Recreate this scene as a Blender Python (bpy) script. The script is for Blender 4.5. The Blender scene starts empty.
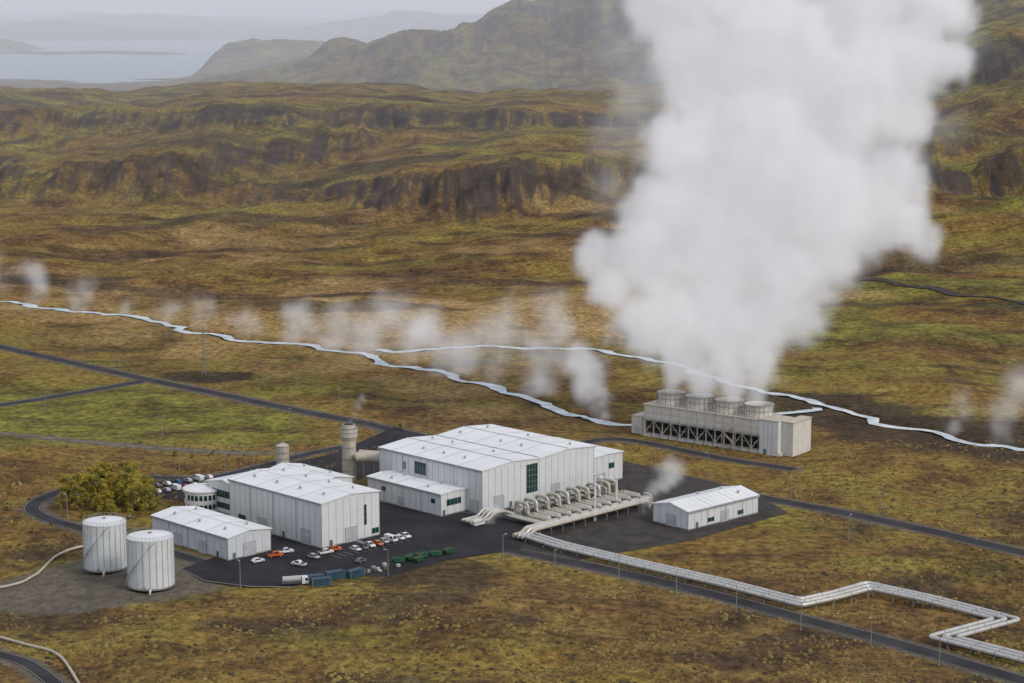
import bpy, math, random
import numpy as np
from mathutils import Vector, Matrix
random.seed(7); RNG=np.random.RandomState(11)
scene=bpy.context.scene
scene.view_settings.view_transform='Standard'
scene.view_settings.look='None'
scene.view_settings.exposure=0
COL=scene.collection

# ------------------------------------------------------------------ materials
class NT:
    def __init__(s,mat_or_tree):
        s.t=mat_or_tree
    def n(s,typ,**kw):
        nd=s.t.nodes.new(typ)
        for k,v in kw.items():
            if k=='inp':
                for kk,vv in v.items():
                    if isinstance(vv,bpy.types.NodeSocket): s.t.links.new(vv,nd.inputs[kk])
                    else: nd.inputs[kk].default_value=vv
            else: setattr(nd,k,v)
        return nd
    def math(s,op,a,b=0.0,c=None,clamp=False):
        nd=s.t.nodes.new('ShaderNodeMath'); nd.operation=op; nd.use_clamp=clamp
        for i,v in enumerate([a,b]+([c] if c is not None else [])):
            if isinstance(v,bpy.types.NodeSocket): s.t.links.new(v,nd.inputs[i])
            else: nd.inputs[i].default_value=v
        return nd.outputs[0]
    def mix(s,f,a,b,typ='MIX'):
        nd=s.t.nodes.new('ShaderNodeMix'); nd.data_type='RGBA'; nd.blend_type=typ
        for i,v in ((0,f),(6,a),(7,b)):
            if isinstance(v,bpy.types.NodeSocket): s.t.links.new(v,nd.inputs[i])
            else: nd.inputs[i].default_value=v if i==0 else (*v,1)
        return nd.outputs[2]
    def ramp(s,f,stops):
        nd=s.t.nodes.new('ShaderNodeValToRGB'); cr=nd.color_ramp
        while len(cr.elements)<len(stops): cr.elements.new(0.5)
        for e,(p,c) in zip(cr.elements,stops):
            e.position=p; e.color=(*c,1) if isinstance(c,tuple) else (c,c,c,1)
        s.t.links.new(f,nd.inputs[0]); return nd.outputs[0]
    def mr(s,f,a,b,c=0.0,d=1.0):
        nd=s.t.nodes.new('ShaderNodeMapRange'); nd.interpolation_type='SMOOTHSTEP'
        s.t.links.new(f,nd.inputs[0])
        for i,v in enumerate((a,b,c,d)): nd.inputs[1+i].default_value=v
        return nd.outputs[0]

def new_mat(name):
    m=bpy.data.materials.new(name); m.use_nodes=True
    return m,NT(m.node_tree),m.node_tree.nodes['Principled BSDF']

def noise(t,vec,scale,detail=5,rough=.55,dist=0.0):
    nd=t.n('ShaderNodeTexNoise',inp={'Vector':vec,'Scale':scale,'Detail':detail,'Roughness':rough,'Distortion':dist})
    return nd.outputs['Fac']

def simple(name,col,rough=.6,metal=0,var=.12,scale=.4,dirt=0.0,dirtcol=(.12,.10,.08)):
    m,t,b=new_mat(name)
    co=t.n('ShaderNodeTexCoord').outputs['Object']
    f=noise(t,co,scale,4,.65)
    lo=tuple(c*(1-var) for c in col); hi=tuple(min(1,c*(1+var)) for c in col)
    c=t.mix(t.mr(f,.3,.7),lo,hi)
    if dirt>0:
        mp=t.n('ShaderNodeMapping',inp={'Vector':co}); mp.inputs['Scale'].default_value=(1.2,1.2,.12)
        f2=noise(t,mp.outputs[0],1.0,4,.6)
        c=t.mix(t.math('MULTIPLY',t.mr(f2,.5,.75),dirt),c,dirtcol)
    t.t.links.new(c,b.inputs['Base Color'])
    b.inputs['Roughness'].default_value=rough; b.inputs['Metallic'].default_value=metal
    return m

M={}
M['wall']=simple('white_cladding',(.68,.69,.69),.55,0,.04,.15,.3,(.38,.36,.33))
M['wall_b']=simple('pale_cladding',(.60,.63,.65),.55,0,.05,.15,.3,(.34,.33,.31))
M['roof']=simple('white_roof',(.77,.78,.79),.5,0,.05,.08,.25,(.45,.45,.44))
M['seam']=simple('cladding_seam',(.36,.38,.40),.6)
M['trim']=simple('grey_trim',(.30,.32,.34),.6)
M['plinth']=simple('concrete_plinth',(.28,.27,.26),.8,0,.15,.6)
M['glass']=simple('green_window',(.012,.05,.045),.15,0,.3,.5)
M['door']=simple('door_panel',(.10,.15,.15),.5)
M['doorw']=simple('roller_door',(.45,.47,.5),.5)
M['beige']=simple('beige_metal',(.50,.45,.37),.55,0,.10,.5,.35,(.25,.17,.10))
M['beige2']=simple('pale_concrete',(.64,.61,.55),.7,0,.07,.3,.4,(.33,.28,.22))
M['alu']=simple('aluminium_cladding',(.58,.57,.54),.42,.4,.10,.6,.25,(.3,.27,.22))
M['steel']=simple('galvanised_steel',(.30,.30,.29),.5,.4,.15,1.0)
M['dark']=simple('dark_interior',(.02,.018,.016),.8)
M['rust']=simple('brown_steel',(.10,.07,.05),.7,0,.2,1.)
M['tank']=simple('tank_cladding',(.66,.68,.67),.5,.0,.06,.2,.35,(.33,.33,.32))
M['tankrib']=simple('tank_rib',(.42,.47,.51),.5)
M['tyre']=simple('tyre_rubber',(.012,.012,.012),.8)
M['cglass']=simple('car_glass',(.015,.02,.025),.1)
M['lamp_red']=simple('tail_light',(.4,.01,.01),.3)
M['lamp_white']=simple('head_light',(.8,.8,.75),.3)
for n,c in dict(cwhite=(.75,.75,.75),corange=(.62,.13,.03),cred=(.4,.02,.02),cgrey=(.12,.13,.14),csilver=(.42,.43,.45),cblue=(.02,.07,.22)).items():
    M[n]=simple('car_paint_'+n[1:],c,.3,0,.03)
M['blue']=simple('blue_container_paint',(.03,.075,.12),.6,0,.25,.6,.5)
M['green']=simple('green_skip_paint',(.012,.11,.05),.55,0,.25,.8,.5)
M['white_line']=simple('road_marking',(.40,.40,.38),.7,0,.3,1.0)
M['kerb']=simple('kerb_concrete',(.26,.25,.24),.8,0,.15,.8)

def asphalt(name,col,scale=.08):
    m,t,b=new_mat(name)
    co=t.n('ShaderNodeTexCoord').outputs['Object']
    f=noise(t,co,scale,6,.65); f2=noise(t,co,scale*12,3,.6)
    c=t.mix(t.mr(f,.3,.7),tuple(x*.65 for x in col),tuple(x*1.5 for x in col))
    c=t.mix(t.math('MULTIPLY',t.mr(f2,.4,.7),.3),c,tuple(x*1.7 for x in col))
    t.t.links.new(c,b.inputs['Base Color']); b.inputs['Roughness'].default_value=.9
    b.inputs['Specular IOR Level'].default_value=.25
    return m
M['asphalt']=asphalt('asphalt',(.024,.022,.025))
M['asphalt_road']=asphalt('road_asphalt',(.034,.032,.036))
M['gravel']=asphalt('gravel',(.15,.125,.10),.2)
M['gravel_dk']=asphalt('dark_gravel',(.048,.042,.038),.15)

# ------------------------------------------------------------------ mesh builder
class MB:
    def __init__(s): s.v=[];s.f=[];s.m=[];s.mats=[]
    def mi(s,k):
        if k not in s.mats: s.mats.append(k)
        return s.mats.index(k)
    def add(s,vs,fs,k):
        o=len(s.v); s.v+= [tuple(p) for p in vs]; i=s.mi(k)
        for f in fs: s.f.append(tuple(o+a for a in f)); s.m.append(i)
    def box(s,x0,x1,y0,y1,z0,z1,k):
        s.add([(x0,y0,z0),(x1,y0,z0),(x1,y1,z0),(x0,y1,z0),(x0,y0,z1),(x1,y0,z1),(x1,y1,z1),(x0,y1,z1)],
              [(0,3,2,1),(4,5,6,7),(0,1,5,4),(1,2,6,5),(2,3,7,6),(3,0,4,7)],k)
    def beam(s,p,q,w,k):
        s.cyl(p,q,w*.6,w*.6,4,k)
    def cyl(s,p,q,r0,r1,n,k,caps=True):
        p=Vector(p);q=Vector(q);d=(q-p).normalized()
        a=Vector((0,0,1)) if abs(d.z)<.9 else Vector((1,0,0))
        u=d.cross(a).normalized(); w=d.cross(u)
        vs=[];
        for c,r in((p,r0),(q,r1)):
            for i in range(n):
                t=2*math.pi*(i+.5)/n; vs.append(c+u*(math.cos(t)*r)+w*(math.sin(t)*r))
        fs=[(i,i+n,(i+1)%n+n,(i+1)%n) for i in range(n)]
        if caps: fs+=[tuple(range(n)),tuple(range(2*n-1,n-1,-1))]
        s.add(vs,fs,k)
    def tube(s,path,r,n,k):
        P=[Vector(p) for p in path]; rings=[]; prev=None
        for i,p in enumerate(P):
            d=((P[min(i+1,len(P)-1)]-p).normalized()+(p-P[max(i-1,0)]).normalized()) 
            d=d.normalized()
            a=Vector((0,0,1)) if abs(d.z)<.95 else Vector((1,0,0))
            if prev is None: u=d.cross(a).normalized()
            else: u=(prev-d*prev.dot(d)).normalized()
            prev=u; w=d.cross(u); m=1.0
            if 0<i<len(P)-1:
                c=(P[i+1]-p).normalized().dot((p-P[i-1]).normalized()); m=1/max(.6,math.sqrt((1+c)/2))
            rings.append([p+(u*math.cos(2*math.pi*j/n)+w*math.sin(2*math.pi*j/n))*r*(m if m<1.3 else 1.2) for j in range(n)])
        vs=[v for g in rings for v in g]; fs=[]
        for i in range(len(P)-1):
            for j in range(n): fs.append((i*n+j,i*n+(j+1)%n,(i+1)*n+(j+1)%n,(i+1)*n+j))
        fs+=[tuple(range(n-1,-1,-1)),tuple((len(P)-1)*n+j for j in range(n))]
        s.add(vs,fs,k)
    def prism(s,prof,a0,a1,k,axis='y'):
        n=len(prof)
        if axis=='y': vs=[(x,a0,z) for x,z in prof]+[(x,a1,z) for x,z in prof]
        else: vs=[(a0,x,z) for x,z in prof]+[(a1,x,z) for x,z in prof]
        s.add(vs,[tuple(range(n)),tuple(range(2*n-1,n-1,-1))]+[(i,i+n,(i+1)%n+n,(i+1)%n) for i in range(n)],k)
    def mesh(s,name,smooth=False):
        me=bpy.data.meshes.new(name); me.from_pydata(s.v,[],s.f)
        for k in s.mats: me.materials.append(M[k])
        me.polygons.foreach_set('material_index',s.m)
        me.update()
        if smooth:
            me.polygons.foreach_set('use_smooth',[True]*len(s.f))
            try: me.set_sharp_from_angle(angle=math.radians(40))
            except Exception: pass
        return me
    def obj(s,name,parent=None,loc=(0,0,0),rot=0,smooth=False):
        o=bpy.data.objects.new(name,s.mesh(name,smooth)); COL.objects.link(o)
        o.location=loc; o.rotation_euler=(0,0,math.radians(rot))
        if parent: o.parent=parent
        return o
def empty(name,loc,rot=0):
    e=bpy.data.objects.new(name,None); COL.objects.link(e); e.location=loc; e.rotation_euler=(0,0,math.radians(rot)); e.empty_display_size=1
    return e
def inst(me,name,loc,rot=0,sc=1):
    o=bpy.data.objects.new(name,me); COL.objects.link(o); o.location=loc; o.rotation_euler=(0,0,math.radians(rot)); o.scale=(sc,)*3
    return o

# ------------------------------------------------------------------ site plan (metres)
ROADS=dict(
 main=([(-330,1125),(-277,1069),(-236,1028),(-179,971),(-139,934),(-97,894),(-63,864),(-39,839),(-18,819),(5,806),(36,789),(58,768),(73,754),(93,730),(122,705),(149,678),(172,652),(215,610),(290,540)],7.5),
 branch=([(-300,860),(-237,907),(-210,934),(-179,971)],6.5),
 loop=([(-63,864),(-52,848),(-54,831),(-68,819),(-82,806),(-105,775),(-120,760),(-144,762),(-163,752),(-174,733),(-176,713),(-165,696),(-144,678),(-119,656),(-98,636)],6.0),
 front=([(-41,640),(-25,669),(-4,658),(16,643),(41,623),(65,601),(86,579),(112,553),(139,522),(180,478)],7),
 south=([(-190,575),(-160,557),(-145,544),(-135,536),(-121,514),(-112,490)],5),
 cool=([(20,808),(30,825),(42,833),(56,826),(85,796),(112,776)],6),
)
TRACK=dict(
 track=([(-290,862),(-221,845),(-174,825),(-138,812),(-114,806),(-84,806)],3.5),
)
RIV=[[(-470,1330),(-365,1265),(-321,1243),(-270,1209),(-228,1180),(-178,1124),(-133,1086),(-92,1059),(-47,1004),(-6,950),(22,910),(39,873),(60,866),(85,868),(112,880),(143,908)],
     [(-75,1063),(-34,1069),(4,1072),(42,1066),(67,1034),(95,999),(112,963),(143,910),(171,864),(213,813),(233,775),(290,715),(380,640)]]

def catmull(pts,step=4.0):
    P=[Vector((*p,0)) for p in pts]; P=[P[0]*2-P[1]]+P+[P[-1]*2-P[-2]]; out=[]
    for i in range(1,len(P)-2):
        n=max(1,int((P[i+1]-P[i]).length/step))
        for j in range(n):
            t=j/n; a,b,c,d=P[i-1:i+3]
            q=.5*((2*b)+(c-a)*t+(2*a-5*b+4*c-d)*t*t+(3*b-a-3*c+d)*t**3); out.append((q.x,q.y))
    out.append((P[-2].x,P[-2].y)); return out
RC={k:(catmull(p),w) for k,(p,w) in {**ROADS,**TRACK}.items()}

# ------------------------------------------------------------------ noise + terrain height
PERM=RNG.permutation(512); ANG=RNG.rand(512)*2*np.pi
GX=np.cos(ANG);GY=np.sin(ANG)
def pn(x,y):
    xi=np.floor(x).astype(np.int64);yi=np.floor(y).astype(np.int64);xf=x-xi;yf=y-yi
    u=xf*xf*xf*(xf*(xf*6-15)+10);v=yf*yf*yf*(yf*(yf*6-15)+10)
    def g(ix,iy,dx,dy):
        h=PERM[(PERM[ix&511]+iy)&511]; return GX[h]*dx+GY[h]*dy
    a=g(xi,yi,xf,yf);b=g(xi+1,yi,xf-1,yf);c=g(xi,yi+1,xf,yf-1);d=g(xi+1,yi+1,xf-1,yf-1)
    return ((a*(1-u)+b*u)*(1-v)+(c*(1-u)+d*u)*v)*1.5
def fbm(x,y,o=5,g=.5):
    s=0;a=1;f=1
    for i in range(o): s=s+a*pn(x*f+13.7*i,y*f-7.3*i);a*=g;f*=2.03
    return s
def ridged(x,y,o=4):
    s=0;a=1;f=1
    for i in range(o): s=s+a*(1-np.abs(pn(x*f+31*i,y*f+17*i))*2);a*=.5;f*=2.1
    return s/1.9
def ss(x,a,b):
    t=np.clip((x-a)/(b-a),0,1);return t*t*(3-2*t)
def pdist(X,Y,pts):
    d=np.full(X.shape,1e9)
    for (ax,ay),(bx,by) in zip(pts[:-1],pts[1:]):
        L=(bx-ax)**2+(by-ay)**2+1e-9
        t=np.clip(((X-ax)*(bx-ax)+(Y-ay)*(by-ay))/L,0,1)
        d=np.minimum(d,(X-ax-t*(bx-ax))**2+(Y-ay-t*(by-ay))**2)
    return np.sqrt(d)
def wiggle(pts,amp):
    P=np.array(pts); s=np.cumsum(np.r_[0,np.hypot(*np.diff(P,axis=0).T)])
    wx=fbm(s/45,s*0+3.3,3)*amp; wy=fbm(s/38,s*0+8.1,3)*amp*1.3
    P[:,0]+=wx; P[:,1]+=wy
    return [tuple(p) for p in P]
RVC=[wiggle(catmull(p,5),8) for p in RIV]

def terrain(X,Y):
    zones={}
    near=Y<1450
    dr=np.full(X.shape,1e9); dv=np.full(X.shape,1e9)
    xn,yn=X[near],Y[near]
    a=np.full(xn.shape,1e9)
    for p,w in {**ROADS,**TRACK}.values(): a=np.minimum(a,pdist(xn,yn,p)-w*.5)
    dr[near]=a
    a=np.full(xn.shape,1e9)
    for p in RVC: a=np.minimum(a,pdist(xn,yn,p[::2]+[p[-1]]))
    dv[near]=a
    plant=1-ss(np.hypot((X+5)/150,(Y-705)/110),.85,1.25)
    cool=1-ss(np.hypot((X-90)/60,(Y-822)/45),.8,1.3)
    flat=(1-plant)*(1-cool)*ss(dr,3,35)*ss(dv,6,60)
    z=(fbm(X/140,Y/140,3)*5.0+fbm(X/28,Y/28,4)*1.2)*flat
    z=z+3.0*np.exp(-(((X+20)/45)**2+((Y-588)/22)**2))*ss(dr,3,20)
    z=z-1.3*(1-ss(dv,2.0,7))
    # eroded escarpments
    wy=fbm(X/520,Y/520,4)*170
    gul=ridged(X/60,Y/320,4)-.5; gul2=ridged(X/20+3,Y/150,3)-.5
    er=gul*42+gul2*16
    Yw=Y+wy+er
    xs=[-2500,-480,-340,-189,-93,7,77,165,400,900]
    y1=np.interp(X,xs,[2000,1870,1850,1800,1680,1650,1740,1790,1700,1500])
    h1=np.interp(X,xs,[12,12,12,20,36,38,32,24,26,26])
    s1=ss(Yw,y1-15,y1+125)
    y1b=np.interp(X,[-600,-300,-100,100],[1930,1880,2000,2100]); h1b=np.interp(X,[-600,-350,-200,-40],[16,30,28,0])
    s1b=ss(Yw,y1b,y1b+160)
    y2=np.interp(X,[-900,-400,-100,250,900],[2210,2150,2150,2170,2050]); h2=np.interp(X,[-900,-400,0,600],[30,28,22,24])
    Yw2=Y+fbm(X/420+9,Y/420,4)*170+er*1.1
    s2=ss(Yw2,y2-10,y2+130)
    Yw3=Y+fbm(X/350+3,Y/350+8,4)*160+er*.7
    s3=ss(Yw3,2500,2640)
    s0=ss(Y+fbm(X/260+2,Y/260+1,4)*70+gul*25,1370,1470)*np.interp(X,[-600,-60,50,200,600],[0,2,9,15,18])
    # small intermediate terraces
    s4=ss(Y+fbm(X/330+14,Y/330+2,4)*120+er*.6,1950,2030)*7*ss(X,-120,60)+ss(Y+fbm(X/300+4,Y/300+22,4)*110+er*.5,1560,1620)*5
    plate=s1*h1+s1b*h1b+s2*h2+s3*7+s0+s4
    roll=fbm(X/260,Y/200+4,5)*7*ss(Y,1100,1600)+fbm(X/60,Y/60,3)*1.8*ss(Y,1200,1500)
    u=X/np.maximum(Y,1)
    rr=ss(u,.12,.28)*np.interp(Y,[1200,1500,2000,2600,3300,4500],[0,14,58,122,150,80])
    terr=fbm(X/220+6,Y/150,4)*18*ss(u,.10,.22)*ss(Y,1250,1700)
    z=z+plate+roll+rr+terr
    # drop to the lake basin
    drop=ss(Y+fbm(X/700,Y/700,4)*450,2500,4400)*(1-ss(X,-200,900)*.45)
    z=z*(1-drop)+(-62+fbm(X/600,Y/600,5)*16)*drop
    # mountain range
    R=np.interp(X,[-3000,-1500,-1100,-850,-482,-300,-100,120,274,500,900,1400,2200,4500],[0,0,10,50,150,190,220,255,320,410,450,380,270,200])
    rn=ridged(X/800+2,Y/1100,6)
    yc=5600+np.interp(X,[-1500,500,3000],[900,0,-200])
    bell=np.exp(-np.abs((Y-yc)/1150)**2.0)
    mt=R*bell*(.66+.52*rn)+R*.38*(rn-.6)*np.exp(-np.abs((Y-yc+800)/900)**2)
    z=z+mt
    hb=ss(X,-1240,-1120)*(1-ss(X,-800,-500))
    z=z+hb*125*np.exp(-((Y-8000)/420)**2)*(.85+.25*ridged(X/260,Y/300,4))
    lk=ss(Y+fbm(X/900,Y/900,4)*500,6900,7400)*(1-ss(X+fbm(X/500,Y/900,3)*200,-1500,-950)*(1-ss(Y,8600,9500)))
    z=z*(1-lk*(1-hb))-85*lk*(1-hb)
    z=z+np.exp(-((Y-11300-fbm(X/500,Y/2000,3)*400)/260)**2)*ss(X,-3400,-2900)*(1-ss(X,-2000,-1500))*38
    z=z+np.exp(-((Y-12600)/500)**2)*(1-ss(X,-3300,-2750))*105*(.8+.3*rn)
    far=ss(Y+fbm(X/2500,Y/2500,3)*1500,15500,19000)
    z=z+far*(110+fbm(X/3500+5,Y/3500,5)*150)
    # ground cover zones
    def bump(s): return np.clip(4*s*(1-s),0,1)**.9
    br=.6+.4*ss(fbm(X/240+4,Y/240,3),-.35,.15)
    scr=np.maximum.reduce([bump(s1)*np.clip(h1/28,0,1),bump(s1b)*np.clip(h1b/26,0,1)*.85,bump(s2)*.95,bump(s3)*.4*ss(X,-900,-300),bump(s0)*.5*ss(X,0,150)])
    zones['scree']=np.clip(scr*br,0,1)*(1-drop)
    zn=fbm(X/60,Y/60,5); zw=fbm(X/150+7,Y/90+2,5)
    tan=(1-ss(np.hypot((X+10)/125,(Y-1175)/90)+zn*.35,.7,1.15))
    tan=np.maximum(tan,(1-ss(dv,10,80+40*zn))*.9*ss(-X,-60,60)*ss(zn,-.6,.1))
    tan=np.maximum(tan,.6*ss(zw,.15,.5)*ss(Y,1150,1300)*(1-ss(Y,1600,1800)))
    zones['tan']=np.clip(tan,0,1)
    rust=ss(zw+.15,-.35,.35)*(ss(Y,1150,1300)*(1-ss(Y,1550,1750))*(1-ss(X,150,260)))
    rust=np.maximum(rust,ss(zw,.0,.45)*.8*(1-ss(Y,690,760)))
    rust=np.maximum(rust,.6*ss(Y,1600,1800)*ss(zn+zw,-.4,.4))
    zones['rust']=np.clip(rust,0,1)
    gn=(1-ss(np.hypot((X+195)/95,(Y-880)/85)+zn*.35,.7,1.2))
    gn=np.maximum(gn,.75*ss(-fbm(X/240+1,Y/110+9,5),.0,.35)*ss(Y,1700,1850))
    gn=np.maximum(gn,.9*ss(fbm(X/140+3,Y/70+5,5),-.1,.3)*ss(u,.09,.16)*ss(Y,900,1050))
    zones['moss']=np.clip(gn,0,1)
    dk=(1-ss(np.abs((Y-(900-.75*(X-117)))/52+zn*.6),.7,1.25))*ss(X,90,130)
    dk=np.maximum(dk,1-ss(np.hypot((X+152)/24,(Y-982)/20),.85,1.1))
    dk=np.maximum(dk,(1-ss(dv,2.5,6+3*zn))*.7)  # dark banks by the river, with their rim shadow painted into the ground
    dk=np.maximum(dk,.8*ss(fbm(X/55+20,Y/40+11,5),.22,.5)*(1-ss(Y,640,800)))
    dk=np.maximum(dk,.75*ss(fbm(X/190+31,Y/60+3,5),.22,.48)*ss(Y,1050,1200))
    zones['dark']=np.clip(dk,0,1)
    gr=1-ss(np.hypot((X+132)/48,(Y-621)/30)+zn*.16,.85,1.05)
    gr=np.maximum(gr,1-ss(dr,.8,3.0+zn*1.5))
    zones['gravel']=np.clip(gr,0,1)
    return z,zones

def ground_z(x,y):
    z,_=terrain(np.array([float(x)]),np.array([float(y)])); return float(z[0])

def build_ground():
    ys=[300.0]
    while ys[-1]<33000: ys.append(ys[-1]+max(1.15,ys[-1]*.0031))
    ys=np.array(ys); nc=800
    s=np.linspace(-1,1,nc)
    Y=np.repeat(ys[:,None],nc,1); X=s[None,:]*(150+.42*ys[:,None])
    z,zones=terrain(X.ravel(),Y.ravel())
    nr=len(ys); co=np.stack([X.ravel(),Y.ravel(),z],1).astype(np.float32)
    me=bpy.data.meshes.new('ground')
    idx=np.arange(nr*nc).reshape(nr,nc)
    q=np.stack([idx[:-1,:-1],idx[:-1,1:],idx[1:,1:],idx[1:,:-1]],-1).reshape(-1,4).astype(np.int32)
    me.vertices.add(len(co)); me.vertices.foreach_set('co',co.ravel())
    me.loops.add(q.size); me.loops.foreach_set('vertex_index',q.ravel())
    me.polygons.add(len(q)); me.polygons.foreach_set('loop_start',np.arange(0,q.size,4,dtype=np.int32))
    me.polygons.foreach_set('use_smooth',np.ones(len(q),bool))
    me.update()
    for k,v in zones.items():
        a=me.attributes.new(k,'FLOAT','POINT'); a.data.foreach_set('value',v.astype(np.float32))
    o=bpy.data.objects.new('ground',me); COL.objects.link(o)
    m,t,b=new_mat('moss_heath_ground')
    co=t.n('ShaderNodeTexCoord').outputs['Object']
    att=lambda n: t.n('ShaderNodeAttribute',attribute_name=n).outputs['Fac']
    nL=noise(t,co,.0060,2,.6,.3); nM=noise(t,co,.035,6,.68,.3); nS=noise(t,co,.30,5,.72)
    mp=t.n('ShaderNodeMapping',inp={'Vector':co}); mp.inputs['Scale'].default_value=(.005,.022,.01)
    nB=noise(t,mp.outputs[0],1.0,4,.65,.6)
    mix1=t.math('ADD',t.math('MULTIPLY',nL,.4),t.math('MULTIPLY',nM,.6))
    base=t.ramp(mix1,[(.36,(.075,.045,.022)),(.44,(.170,.096,.032)),(.50,(.235,.148,.040)),(.56,(.245,.178,.042)),(.66,(.330,.250,.060))])
    gre=t.ramp(nM,[(.36,(.090,.080,.022)),(.5,(.175,.165,.034)),(.64,(.27,.26,.050))])
    base=t.mix(t.math('MULTIPLY',t.mr(nB,.50,.62),.5),base,gre)
    base=t.mix(t.math('MULTIPLY',att('moss'),.88),base,gre)
    rust=t.ramp(nM,[(.35,(.075,.042,.024)),(.5,(.170,.092,.038)),(.65,(.260,.155,.058))])
    base=t.mix(t.math('MULTIPLY',att('rust'),.8),base,rust)
    base=t.mix(t.math('MULTIPLY',t.mr(noise(t,mp.outputs[0],2.3,5,.68,.4),.52,.66),.65),base,(.055,.036,.024))
    tan=t.ramp(nM,[(.3,(.24,.145,.055)),(.5,(.38,.245,.095)),(.7,(.48,.33,.15))])
    base=t.mix(t.math('MULTIPLY',att('tan'),.9),base,tan)
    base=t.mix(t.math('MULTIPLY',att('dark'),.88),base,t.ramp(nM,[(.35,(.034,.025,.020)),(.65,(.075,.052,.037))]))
    sp=t.mr(nS,.34,.66,.48,1.38)
    base=t.mix(1.0,base,t.n('ShaderNodeCombineColor',inp={0:sp,1:sp,2:sp}).outputs[0],'MULTIPLY')
    mp2=t.n('ShaderNodeMapping',inp={'Vector':co}); mp2.inputs['Scale'].default_value=(.07,.006,.006)
    st=noise(t,mp2.outputs[0],1.0,5,.7,.3)
    scol=t.ramp(nM,[(.3,(.032,.025,.025)),(.5,(.066,.048,.043)),(.7,(.105,.076,.062))])
    sm=t.math('MULTIPLY',att('scree'),t.mr(st,.38,.60,.25,1.0))
    base=t.mix(t.mr(sm,.14,.70,0,.93),base,scol)
    nz=t.n('ShaderNodeSeparateXYZ',inp={0:t.n('ShaderNodeNewGeometry').outputs['Normal']}).outputs[2]
    base=t.mix(t.math('MULTIPLY',t.mr(nz,.94,.84),t.mr(st,.38,.62,.15,.8)),base,scol)
    base=t.mix(t.math('MULTIPLY',att('gravel'),.9),base,t.ramp(nS,[(.3,(.085,.073,.060)),(.7,(.19,.165,.135))]))
    t.t.links.new(base,b.inputs['Base Color']); b.inputs['Roughness'].default_value=.95
    b.inputs['Specular IOR Level'].default_value=.15
    bp=t.n('ShaderNodeBump',inp={'Height':noise(t,co,.45,3,.7),'Strength':.8,'Distance':1.3})
    t.t.links.new(bp.outputs[0],b.inputs['Normal'])
    me.materials.append(m)
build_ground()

# ------------------------------------------------------------------ flat sheets and ribbons
def ribbon(name,pts,w,z,mat,off=0.0,drape=None):
    n=len(pts); L=[];R=[]
    for i in range(n):
        a=Vector(pts[max(i-1,0)]);b=Vector(pts[min(i+1,n-1)]);d=(b-a).normalized();nn=Vector((-d.y,d.x))
        p=Vector(pts[i])+nn*off
        L.append(p+nn*w/2);R.append(p-nn*w/2)
    if drape is not None:
        A=np.array([tuple(p) for p in L+R]); zz,_=terrain(A[:,0],A[:,1]); zz=zz+drape
        vs=[(x,y,q) for (x,y),q in zip(A,zz)]
    else: vs=[(p.x,p.y,z) for p in L]+[(p.x,p.y,z) for p in R]
    fs=[(i+n,i+1+n,i+1,i) for i in range(n-1)]
    mb=MB(); mb.add(vs,fs,mat); return mb.obj(name)
for i,(k,(p,w)) in enumerate(RC.items()):
    if k=='track': ribbon('gravel_track',p,w,.05,'gravel')
    else:
        ribbon('road',p,w,.06+.004*i,'asphalt_road')
        for sgn in(-1,1): ribbon('road_edge_line',p,.12,.095+.004*i,'white_line',off=sgn*(w/2-.35))
ribbon('gravel_track',catmull([(180,1400),(225,1335),(255,1290),(290,1245),(330,1205),(400,1150),(520,1100)],4),7,0,'gravel_dk',drape=.5)
def sheet(name,pts,z,mat,kerb=None):
    mb=MB(); mb.add([(x,y,z) for x,y in pts],[tuple(range(len(pts)))],mat)
    o=mb.obj(name)
    return o
A2=Vector((.7071,.7071));B2=Vector((-.7071,.7071))
def ab(o,a,b): 
    p=Vector(o)+A2*a+B2*b; return (p.x,p.y)
C0=(-10.8,703.8); C2=(-64.4,656.8)
sheet('asphalt_yard',[(-108,632),(-98,618),(-83,612),(-61,611),(-41,622),(-21,643),(3,656),(5,690),(-5,700),(-30,712),(-49,722),(-62,700),(-83,675),(-97,650)][::1],.115,'asphalt')
sheet('pipework_yard_gravel',[(-30,706),(4,653),(20,642),(46,658),(62,668),(100,706),(92,738),(62,772),(46,790),(28,748),(3,722)],.105,'gravel_dk')
sheet('asphalt_back_yard',[(-136,730),(-105,716),(-72,740),(-39,790),(-30,822),(-51,858),(-75,802),(-115,764),(-142,753)],.11,'asphalt')
for nm,pts in (('kerb',[(-108,632),(-98,618),(-83,612),(-61,611),(-41,622)]),('kerb',[(-50,724),(-30,713),(-5,701),(2,694)])):
    mb=MB()
    for a,b in zip(pts[:-1],pts[1:]):
        d=(Vector(b)-Vector(a)).normalized(); n=Vector((-d.y,d.x))*.1
        q=[Vector(a)+n,Vector(b)+n,Vector(b)-n,Vector(a)-n]
        mb.add([(p.x,p.y,0) for p in q]+[(p.x,p.y,.22) for p in q],[(4,5,6,7)[::-1],(0,1,5,4),(1,2,6,5),(2,3,7,6),(3,0,4,7)],'kerb')
    mb.obj(nm)
mb=MB()
for i in range(12):
    x0,y0=ab((-60,651),-2+i*2.8,-6.0); 
    q=[ab((x0,y0),0,0),ab((x0,y0),.14,0),ab((x0,y0),.14,5),ab((x0,y0),0,5)]
    mb.add([(x,y,.121) for x,y in q],[(0,1,2,3)],'white_line')
mb.obj('parking_bay_lines')

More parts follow.
